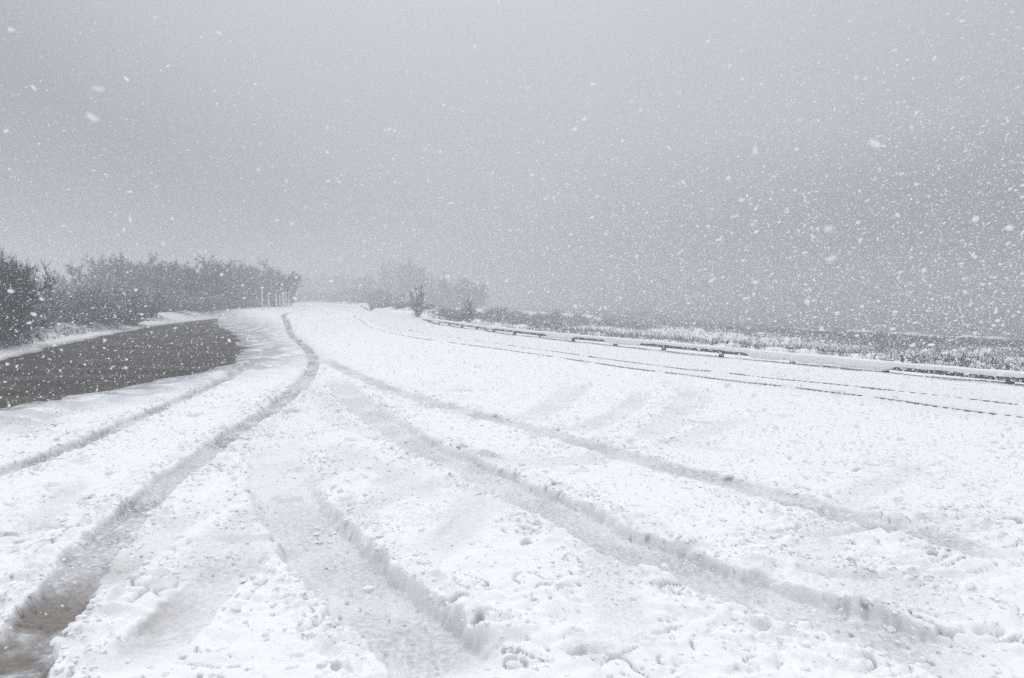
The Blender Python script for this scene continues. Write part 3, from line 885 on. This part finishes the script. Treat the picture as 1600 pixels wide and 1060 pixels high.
# ------------------------------------------------------------------ falling snow
def flakes():
    n = 430000
    # uniform in a block of air in front of and around the camera
    r = 13.0 * RNG.uniform(0.0, 1.0, n) ** (1 / 2.3) + 1.1
    th = RNG.uniform(-1.05, 1.05, n); z = RNG.uniform(-.05, 1.0, n)
    x = r * np.sin(th); y = r * np.cos(th)
    zz = 0.03 + RNG.uniform(0, 1, n) * (2.2 + r * .55)
    keep = RNG.uniform(0, 1, n) < (.28 + .72 * smooth01((x / r + .40) / .95))
    # thicker squall close to the ground over the road and the sea, thinner overhead
    keep &= RNG.uniform(0, 1, n) < np.clip(1.05 - (zz - CAM_H) / (r * .42), .12, 1)
    x, y, zz, r = x[keep], y[keep], zz[keep], r[keep]
    nb = 26                                     # a few close to the lens, thrown out of focus
    rb = RNG.uniform(.55, 1.2, nb); tb = RNG.uniform(-.8, .8, nb)
    x = np.append(x, rb * np.sin(tb)); y = np.append(y, rb * np.cos(tb)); zz = np.append(zz, CAM_H + rb * RNG.uniform(-.7, .30, nb)); r = np.append(r, rb); n = len(x)
    c = np.stack([x, y, zz], -1)
    size = np.exp(RNG.normal(math.log(.0044), .45, n))
    # each flake: an irregular flattened clump, 6 rim points and two poles
    k = 6
    R = RNG.normal(size=(n, 3)); R[:, 2] *= .5; R += np.array([.9, -.2, .55]); R /= np.linalg.norm(R, axis=1)[:, None]   # long axis along the wind
    B = RNG.normal(size=(n, 3)); B -= (B * R).sum(1)[:, None] * R; B /= np.linalg.norm(B, axis=1)[:, None]
    Cx = np.cross(R, B)
    V = np.zeros((n, k + 2, 3), np.float32)
    el = RNG.uniform(1.0, 1.6, n)
    size = np.minimum(size, .0075)
    for j in range(k):
        t = 2 * math.pi * j / k; rr = size * RNG.uniform(.65, 1.3, n)
        V[:, j] = c + R * (np.cos(t) * rr * el)[:, None] + B * (np.sin(t) * rr)[:, None] + Cx * (RNG.normal(0, .15, n) * size)[:, None]
    V[:, k] = c + Cx * (size * .5)[:, None]; V[:, k + 1] = c - Cx * (size * .5)[:, None]
    base = (np.arange(n) * (k + 2))[:, None]
    T = []
    for j in range(k):
        T.append(base + np.array([[j, (j + 1) % k, k]])); T.append(base + np.array([[(j + 1) % k, j, k + 1]]))
    T = np.concatenate(T, 0)
    m, nn_, l, b = new_mat('snowflake')
    b.inputs['Base Color'].default_value = (.93, .94, .96, 1); b.inputs['Roughness'].default_value = .9; b.inputs['Specular IOR Level'].default_value = .1
    out_ = nn_['Material Output']
    tr = nn_.new('ShaderNodeBsdfTranslucent'); tr.inputs[0].default_value = (.95, .96, .98, 1)
    mxs = nn_.new('ShaderNodeMixShader'); mxs.inputs[0].default_value = .5
    l.new(b.outputs[0], mxs.inputs[1]); l.new(tr.outputs[0], mxs.inputs[2]); l.new(mxs.outputs[0], out_.inputs[0])
    o = link('falling_snow', np_mesh('falling_snow', V.reshape(-1, 3), None, T, [m], smooth=False))
    tag(o, 'snowflakes driven through the air', kind='stuff')
flakes()

# ------------------------------------------------------------------ snow-filled air
def haze():
    x0, x1, y0, y1, z0, z1 = -720, 720, -720, 720, -30.0, 14.0
    V = [(x0, y0, z0), (x1, y0, z0), (x1, y1, z0), (x0, y1, z0), (x0, y0, z1), (x1, y0, z1), (x1, y1, z1), (x0, y1, z1)]
    Q = [(0, 3, 2, 1), (4, 5, 6, 7), (0, 1, 5, 4), (1, 2, 6, 5), (2, 3, 7, 6), (3, 0, 4, 7)]
    m = bpy.data.materials.new('snow_haze'); m.use_nodes = True
    n = m.node_tree.nodes; n.clear()
    v = n.new('ShaderNodeVolumePrincipled'); o_ = n.new('ShaderNodeOutputMaterial')
    v.inputs['Color'].default_value = (.70, .72, .75, 1)
    v.inputs['Density'].default_value = .0122
    v.inputs['Anisotropy'].default_value = .5
    m.node_tree.links.new(v.outputs[0], o_.inputs['Volume'])
    tag(link('haze', np_mesh('haze', V, Q, None, [m], smooth=False)), 'snow filled misty air', kind='stuff')
haze()
